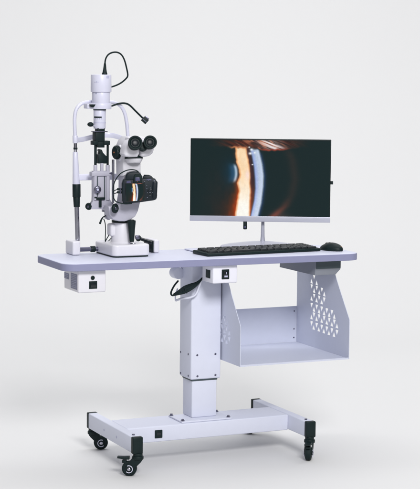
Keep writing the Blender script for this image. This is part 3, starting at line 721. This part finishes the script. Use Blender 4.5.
# lamp cord with its plug
plug = at(104.6, 74.8, LY - .012); k = ppm(plug)
mb = MB(); q = at(104.9, 63.2, LY - .012); mb.lathe(plug, q - plug, [(0, 2.7 / k), (.006, 2.7 / k), (.008, 2.3 / k), (.020, 1.7 / k), ((q - plug).length, 1.0 / k)], 20); pl = mb.build('cord_plug', M['black'], S)
cab('lamp_cord', [at(104.9, 63.5, LY - .012), at(105.6, 59, LY - .012), at(108, 54.9, LY - .012), at(112, 52.6, LY - .012), at(117, 52.3, LY - .012), at(121.2, 54.6, LY - .012), at(124.2, 59.6, LY - .01), at(126.3, 67, LY), at(127.7, 75.2, LY + .01), at(125.6, 79, LY + .012), at(121, 82.8, LY + .014), at(116, 85.4, LY + .014), at(110.5, 87.2, LY + .012), at(106, 88.4, LY + .01)], .0030, par=pl)

# ------------------------------------------------------------------ digital camera on the microscope
DY = -.075
Rc = frame((-.33, -.94, .0), roll=math.radians(2.2)); R3 = Rc.to_3x3()
pc = at(140.0, 190.5, DY); kc = ppm(pc)
D = thing('digital_camera', 'black digital single lens reflex camera mounted on the slit lamp, eye picture on its screen', 'camera', at(140, 203, DY + .02))
def L_(u, v, d=0.0):
    """camera-back plane point: photo point -> local offset on the back plane, d towards the viewer"""
    n = R3 @ Vector((0, -1, 0)); o = pc + n * d
    dr = FW + RT * ((u - 210) / FPX) - UP * ((v - 244.5) / FPX)
    return CAM + dr * ((o - CAM).dot(n) / dr.dot(n))
nB = R3 @ Vector((0, -1, 0)); exB = R3 @ Vector((1, 0, 0)); ezB = R3 @ Vector((0, 0, 1))
outline = [(122.4, 201.5), (121.8, 184), (123.2, 180), (126, 178.6), (130, 178), (140, 178.2), (143.4, 178.4), (152, 178.2), (155.4, 179), (157, 182.5), (157.2, 196), (156.4, 199.3), (154, 200.4), (140, 202.4), (126, 203.8), (123.4, 203.4)]
mb = MB(); mb.prism([L_(u, v) for u, v in outline], -nB * .045, .004, 3); cb_ = mb.build('camera_body', M['cam'], D)
hump = [(125.4, 180), (125.8, 175.6), (127.4, 173.2), (130, 172.2), (134, 171.7), (138.4, 172.0), (140.6, 173.4), (142, 176), (142.6, 180)]
mb = MB(); mb.prism([L_(u, v, .004) for u, v in hump], -nB * .052, .005, 3); mb.build('viewfinder_hump', M['cam'], D)
mb = MB(); mb.prism([L_(u, v, .010) for u, v in ((133.6, 182.6), (133.8, 176.2), (135, 174.2), (139.6, 174.0), (141.6, 176), (142.2, 179), (142, 182.8), (138, 183.4))], -nB * .014, .003, 3); ec = mb.build('eyecup', M['rubber'], D)
mb = MB(); mb.prism([L_(u, v, .0112) for u, v in ((135.2, 177.4), (139.4, 177.2), (140, 180.8), (135.4, 181.2))], -nB * .002, .0006); mb.build('viewfinder_window', M['bmark'], ec)
c = L_(137.3, 181.2, .0116); mb = MB(); mb.ball(c, .0012); mb.build('sensor_mark', M['orange'], ec)
# top plate with dials
mb = MB(); mb.prism([L_(u, v, -.006) for u, v in ((142.8, 180), (143, 176.6), (145, 175.4), (149, 175.2), (151.6, 176.2), (153.6, 178.4), (154.6, 181)) ], -nB * .036, .003, 3); mb.build('top_plate', M['cam'], D)
c = L_(146.6, 176.4, -.018); mb = MB(); mb.cyl(c - ezB * .004, c + ezB * .006, .010, bev=.001); mb.build('mode_dial', M['black'], D)
# grip on the right
mb = MB(); c = L_(154.6, 190, .001); mb.box(c - nB * .030, (.020, .066, .068), Rc, .008, 4); mb.build('grip', M['cam'], D)
# LCD
a, b, c_, d_ = L_(126.0, 201.0, .0008), L_(144.6, 200.0, .0008), L_(126.0, 183.9, .0008), L_(144.6, 183.3, .0008)
mb = MB(); mb.prism([L_(u, v, .0026) for u, v in ((125.4, 202), (125.2, 183.6), (145.0, 182.6), (145.4, 200.8))], -nB * .003, .001, 2); lcd = mb.build('camera_screen', M['gloss'], D)
o = L_(126.2, 201.5, .0036); ex = L_(144.6, 200.3, .0036) - o; ez = L_(126.0, 184.1, .0036) - o
def lcd_eye(x, y):
    c = eye(x, y); g = (x - 196) / 100
    return [min(255, c[0] * 1.05), min(255, c[1] * 1.04), min(255, c[2] * 1.02)]
picture('screen_picture', o, ex, ez, (203, 148.5, 296, 220), 90, 80, lcd, lcd_eye)
# rear controls
for u, v, r in ((146.7, 185.2, .0022), (146.8, 188.4, .002), (150.2, 187.8, .0022), (147.6, 192.6, .002), (150, 192.4, .0032), (152.6, 192.4, .002), (150, 190.2, .0018), (150, 195.2, .0026), (147.2, 197.4, .002), (153.4, 196.2, .002), (144.6, 181.4, .0025), (148.6, 180.6, .002)):
    q = L_(u, v, .0); mb = MB(); mb.lathe(q, nB, [(-.001, r), (.0014, r), (.002, r * .7)], 16); bt_ = mb.build('button', M['black'], D)
    mb = MB(); mb.box(q + nB * .0022, (r * .9, .0006, r * .5), Rc); mb.build('button_mark', M['lmark'], bt_)
mb = MB(); mb.lathe(L_(150.0, 191.6, 0), nB, [(-.001, .0105), (.0010, .0105), (.0016, .009), (.0012, .0085)], 28); mb.build('control_pad', M['gloss'], D)
mb = MB(); mb.prism([L_(u, v, .0006) for u, v in ((126.4, 183.2), (126.8, 181.0), (130.2, 180.6), (131.2, 183.0))], -nB * .001); mb.build('maker_plate', M['bmark'], D)
mb = MB(); mb.prism([L_(u, v, .0010) for u, v in ((146.2, 180.2), (146.6, 179.0), (151.0, 178.9), (151.6, 180.4))], -nB * .002, .0005); mb.build('top_marks', M['bmark'], D)
mb = MB(); mb.prism([L_(u, v, .0012) for u, v in ((153.2, 182.6), (153.6, 180.8), (154.8, 180.6), (155.4, 182.0), (154.4, 183.4))], -nB * .0015, .0005); mb.build('thumb_button', M['lmark'], D)
# adapter tube into the microscope
c = L_(136, 190, -.045); mb = MB(); mb.cyl(c + nB * .003, c - nB * .045, .027, bev=.002); mb.build('adapter_tube', M['black'], D)
# plugs and cables on its left
for v in (189.4, 192.4):
    q = L_(121.6, v, -.02); mb = MB(); mb.cyl(q + exB * .006, q - exB * .017, .0042, bev=.0008); pg = mb.build('plug', M['black'], D)
    mb = MB(); mb.cyl(q - exB * .004, q - exB * .0055, .0046); mb.build('plug_band', M['bmark'], pg)
mb = MB(); mb.tube([L_(117.4, 189.4, -.02), L_(114.5, 190.6, -.01), L_(113.2, 192.4, 0.005), L_(114.8, 193.4, 0), L_(117.4, 192.4, -.02)], .0017, 8); mb.build('side_cable', M['rubber'], D)
ARC = [(113.6, 199), (113.0, 192), (113.8, 184.5), (116.4, 178.4), (120.5, 173.6), (126, 170.6), (131.5, 169.6), (136, 170.4), (138.5, 172)]
mb = MB(); mb.tube([L_(u, v, .004) for u, v in ARC], .0020, 10, 8); mb.build('arc_cable', M['rubber'], D)
mb = MB(); mb.tube([L_(u, v, .0) for u, v in ((113.6, 198), (115.6, 201.2), (120, 203), (126, 203.9), (132, 203.4))], .0021, 10, 8); mb.build('lower_cable', M['rubber'], D)

# ------------------------------------------------------------------ monitor
MZ = 1.0216; MC = Vector((.2939, .1059, MZ)); MA = -.4671; mw, mh = .5405, .3185
Rm = rz(MA); rx_ = Vector((math.cos(MA), math.sin(MA), 0)); nM = Vector((math.sin(MA), -math.cos(MA), 0)); uz = Vector((0, 0, 1))
V = thing('monitor', 'flat desktop monitor showing a slit lamp picture of an eye, silver chin and stand', 'monitor', (MC.x, MC.y, TZ))
back = -nM
mb = MB(); mb.box(MC + back * .012, (mw, .018, mh), Rm, .002); hous = mb.build('screen_housing', M['black'], V)
mb = MB(); mb.box(MC + back * .026 - uz * .03, (mw * .6, .02, mh * .6), Rm, .008); mb.build('rear_cover', M['black'], V)
chin = .0215
mb = MB(); mb.box(MC + nM * -.0005 - uz * (mh / 2 - chin / 2) , (mw + .0006, .009, chin), Rm, .0015); mb.build('chin_bar', M['silver'], V)
ph = mh - chin - .0022
o = MC + nM * .0036 - rx_ * (mw / 2 - .0035) - uz * (mh / 2 - chin)
picture('screen_picture', o, rx_ * (mw - .007), uz * (ph - .0012), (191.3, 140, 329.6, 218.5), 330, 190, hous)
mb = MB(); mb.box(MC + rx_ * (mw / 2 + .004) + back * .01 - uz * .006, (.012, .008, .013), Rm, .001); mb.build('side_plug', M['black'], V)
wc = MC + rx_ * (-.0165 - .040) - uz * (mh / 2 + .014) + back * .004
mb = MB(); mb.box(wc, (.0145, .010, .034), Rm, .003); hp = mb.build('sensor_stub', M['black'], V)
mb = MB(); mb.box(wc + nM * .005 - uz * .008, (.007, .002, .008), Rm, .001); mb.build('stub_mark', M['bmark'], hp)
# stand
nb = MC + rx_ * .012 + back * .03; zt2 = MZ - mh / 2 + .03
mb = MB(); mb.lathe((nb.x, nb.y, TZ + .01), (0, 0, 1), [(0, .0125), (.012, .0098), (.035, .0075), (zt2 - TZ - .01, .0055)], 28); mb.build('stand_neck', M['silver'], V)
mb = MB()
t = bmesh.new(); ring_n = 56; prof = [(1.0, .0006), (1.0, .003), (.97, .007), (.8, .013), (.5, .0195), (.2, .024), (.03, .0255)]
rr = []
for k, h in prof:
    rr.append([t.verts.new(Vector((nb.x, nb.y, TZ + h)) + rx_ * (.165 * k * math.cos(2 * PI * i / ring_n)) + nM * (.0 + .085 * k * math.sin(2 * PI * i / ring_n))) for i in range(ring_n)])
for a_, b_ in zip(rr, rr[1:]):
    for i in range(ring_n): t.faces.new((a_[i], a_[(i + 1) % ring_n], b_[(i + 1) % ring_n], b_[i]))
t.faces.new(rr[0]); t.faces.new(rr[-1]); bmesh.ops.recalc_face_normals(t, faces=list(t.faces)); mb._add(t)
mb.build('stand_base', M['silver'], V)

# flat white pad lying behind the keyboard
mp = at(204, 246, .10)
mb = MB(); mb.box((xu(206, .085, TZ), .085, TZ + .0035), (.13, .11, .005), rz(.03), .002)
pad = mb.build('flat_pad', M['top']); pad['label'] = 'thin pale pad lying flat on the table behind the left end of the keyboard'; pad['category'] = 'pad'

# ------------------------------------------------------------------ keyboard
KA = .075; kx = Vector((math.cos(KA), math.sin(KA), 0)); ky = Vector((-math.sin(KA), math.cos(KA), 0))
K0 = Vector((-.026, -.112, TZ))         # front left corner
kl, kd = .492, .118
K = thing('keyboard', 'long black computer keyboard lying in front of the monitor', 'keyboard', K0 + kx * kl / 2 + ky * kd / 2)
def kp(a, b, z): return K0 + kx * a + ky * b + uz * z
mb = MB(); prof = [(0, .001), (0, .0095), (.004, .0118), (kd - .010, .0150), (kd, .0125), (kd, .001)]
mb.prism([kp(0, b, z) for b, z in prof], kx * kl, .0022, 2, True); mb.build('keyboard_body', M['black'], K)
kz = lambda b: .0112 + (b - .004) / (kd - .014) * .0045
slope = math.atan2(.0045, kd - .014)
Rk = rz(KA) @ Matrix.Rotation(slope, 4, 'X')
rows = [12, 16, 17, 16, 16, 13]
proto = None; span_ = kl - .026
for ri in range(6):
    n_ = rows[ri]; b = .0145 + ri * .0166 + (.003 if ri == 5 else 0); w = span_ / n_
    x = 0; ws = [1.0] * n_
    if ri == 0: ws = [1.1, 1, 1.1, 4.4, 1.1, 1, 1.1, 1.1, 1, 1, 1, 1.4]
    if ri == 1: ws[0] = 2; ws[11] = 2
    if ri == 3: ws[0] = 1.6; ws[12] = 1.8
    tot = sum(ws)
    for i in range(n_):
        wd = span_ * ws[i] / tot; gap = .003
        c = kp(.013 + x + wd / 2, b, kz(b) + .003); x += wd
        mb = MB(); mb.box((0, 0, 0), (wd - gap, .0138, .0080), None, .0018, 2)
        for v in mb.bm.verts:
            if v.co.z > .002: v.co.x *= .90 if wd < .04 else .97; v.co.y *= .84
        for v in mb.bm.verts: v.co = Rk.to_3x3() @ v.co + c
        mb.build('key', M['key'], K)
mb = MB()
for i in range(3): mb.box(kp(kl - .10 + i * .02, kd - .0095, kz(kd - .0095) + .0004), (.006, .002, .001), Rk)
mb.build('indicator_strip', M['lmark'], K)

# ------------------------------------------------------------------ mouse
mc = Vector((.522, -.055, TZ)); MOA = .25
mo = thing('mouse', 'small black computer mouse at the right end of the table', 'mouse', mc)
mb = MB(); t = bmesh.new(); bmesh.ops.create_uvsphere(t, u_segments=36, v_segments=20, radius=1)
for v in t.verts:
    x, y, z = v.co
    z = max(z, -.15)
    hgt = .029
    sq = 1 - .12 * (y * y)
    v.co = Vector((x * .034 * sq, y * .056, (z + .15) / 1.15 * hgt * (1 - .25 * max(0, y)) + .001))
    v.co = rz(MOA).to_3x3() @ v.co + mc
mb._add(t); mb.build('mouse_body', M['black'], mo)
for s in (-1, 1):
    P = [(s * .001, .018, .0298), (s * .001, .040, .0215), (s * .001, .052, .012), (s * .001, .052, .012)]
mb = MB(); mb.tube([rz(MOA).to_3x3() @ Vector(q) + mc for q in ((-.0005, .006, .0297), (-.0005, .03, .0242), (-.0005, .050, .0122))], .0009, 8); mb.build('button_seam', M['gloss'], mo)
mb = MB(); c = rz(MOA).to_3x3() @ Vector((0, .026, .0215)) + mc; mb.cyl(c - rz(MOA).to_3x3() @ Vector((.0035, 0, 0)), c + rz(MOA).to_3x3() @ Vector((.0035, 0, 0)), .006, bev=.001); mb.build('scroll_wheel', M['rubber'], mo)
mb = MB(); c = rz(MOA).to_3x3() @ Vector((.006, -.046, .0175)) + mc; mb.ball(c, (.003, .003, .0016)); mb.build('printed_dot', M['mouse_light'], mo)

# ------------------------------------------------------------------ light
w = bpy.data.worlds.new('World'); sc.world = w; w.use_nodes = True
nt = w.node_tree; bg = nt.nodes['Background']
tc = nt.nodes.new('ShaderNodeTexCoord'); sp = nt.nodes.new('ShaderNodeSeparateXYZ'); cr = nt.nodes.new('ShaderNodeValToRGB')
nt.links.new(tc.outputs['Generated'], sp.inputs[0])
mr = nt.nodes.new('ShaderNodeMapRange'); mr.inputs[1].default_value = -1; mr.inputs[2].default_value = 1
nt.links.new(sp.outputs['Z'], mr.inputs[0]); nt.links.new(mr.outputs[0], cr.inputs[0]); 
dt = nt.nodes.new('ShaderNodeVectorMath'); dt.operation = 'DOT_PRODUCT'; dt.inputs[1].default_value = _r
nt.links.new(tc.outputs['Generated'], dt.inputs[0])
ab = nt.nodes.new('ShaderNodeMath'); ab.operation = 'ABSOLUTE'; nt.links.new(dt.outputs['Value'], ab.inputs[0])
fl_ = nt.nodes.new('ShaderNodeMapRange'); fl_.interpolation_type = 'SMOOTHSTEP'
fl_.inputs[1].default_value = .62; fl_.inputs[2].default_value = .9; fl_.inputs[3].default_value = 1.0; fl_.inputs[4].default_value = .22
nt.links.new(ab.outputs[0], fl_.inputs[0])
mm = nt.nodes.new('ShaderNodeVectorMath'); mm.operation = 'SCALE'
nt.links.new(cr.outputs[0], mm.inputs[0]); nt.links.new(fl_.outputs[0], mm.inputs['Scale'])
nt.links.new(mm.outputs[0], bg.inputs['Color'])
cr.color_ramp.elements[0].position = 0.48; cr.color_ramp.elements[0].color = (.42, .425, .44, 1)
cr.color_ramp.elements[1].position = 0.80; cr.color_ramp.elements[1].color = (1.0, 1.0, 1.02, 1)
bg.inputs['Strength'].default_value = 0.56
def area(name, loc, tgt, size, power, col=(1, 1, 1)):
    l = bpy.data.lights.new(name, 'AREA'); l.shape = 'RECTANGLE'; l.size, l.size_y = size; l.energy = power; l.color = col
    o = bpy.data.objects.new(name, l); COL.objects.link(o); o.location = loc
    o.rotation_euler = (Vector(tgt) - Vector(loc)).to_track_quat('-Z', 'Y').to_euler(); return o
area('key_softbox', (-1.0, -5.1, 3.9), (0, .3, .7), (1.8, 1.4), 285, (1, .99, .98))
area('overhead_softbox', (.9, 1.9, 4.6), (.8, 1.7, 0), (6.5, 5.0), 88, (.98, .99, 1))
bl = rz(YAW).to_3x3() @ Vector((0, 1.2, 5.2)); bt2 = rz(YAW).to_3x3() @ Vector((0, 5, 1.2))
area('backdrop_softbox', bl, bt2, (6.0, 1.2), 118, (.99, .99, 1))

# ------------------------------------------------------------------ camera object
cd = bpy.data.cameras.new('camera'); co = bpy.data.objects.new('camera', cd); COL.objects.link(co)
m = Matrix((RT, UP, -FW)).transposed().to_4x4(); m.translation = CAM; co.matrix_world = m
cd.sensor_fit = 'VERTICAL'; cd.sensor_height = 24; cd.lens = 24 * FPX / 489; cd.clip_end = 100; cd.clip_start = .05
sc.camera = co
sc.view_settings.view_transform = 'Standard'; sc.view_settings.look = 'None'; sc.view_settings.exposure = 0; sc.view_settings.gamma = 1
sc.render.resolution_x, sc.render.resolution_y = 880, 1024
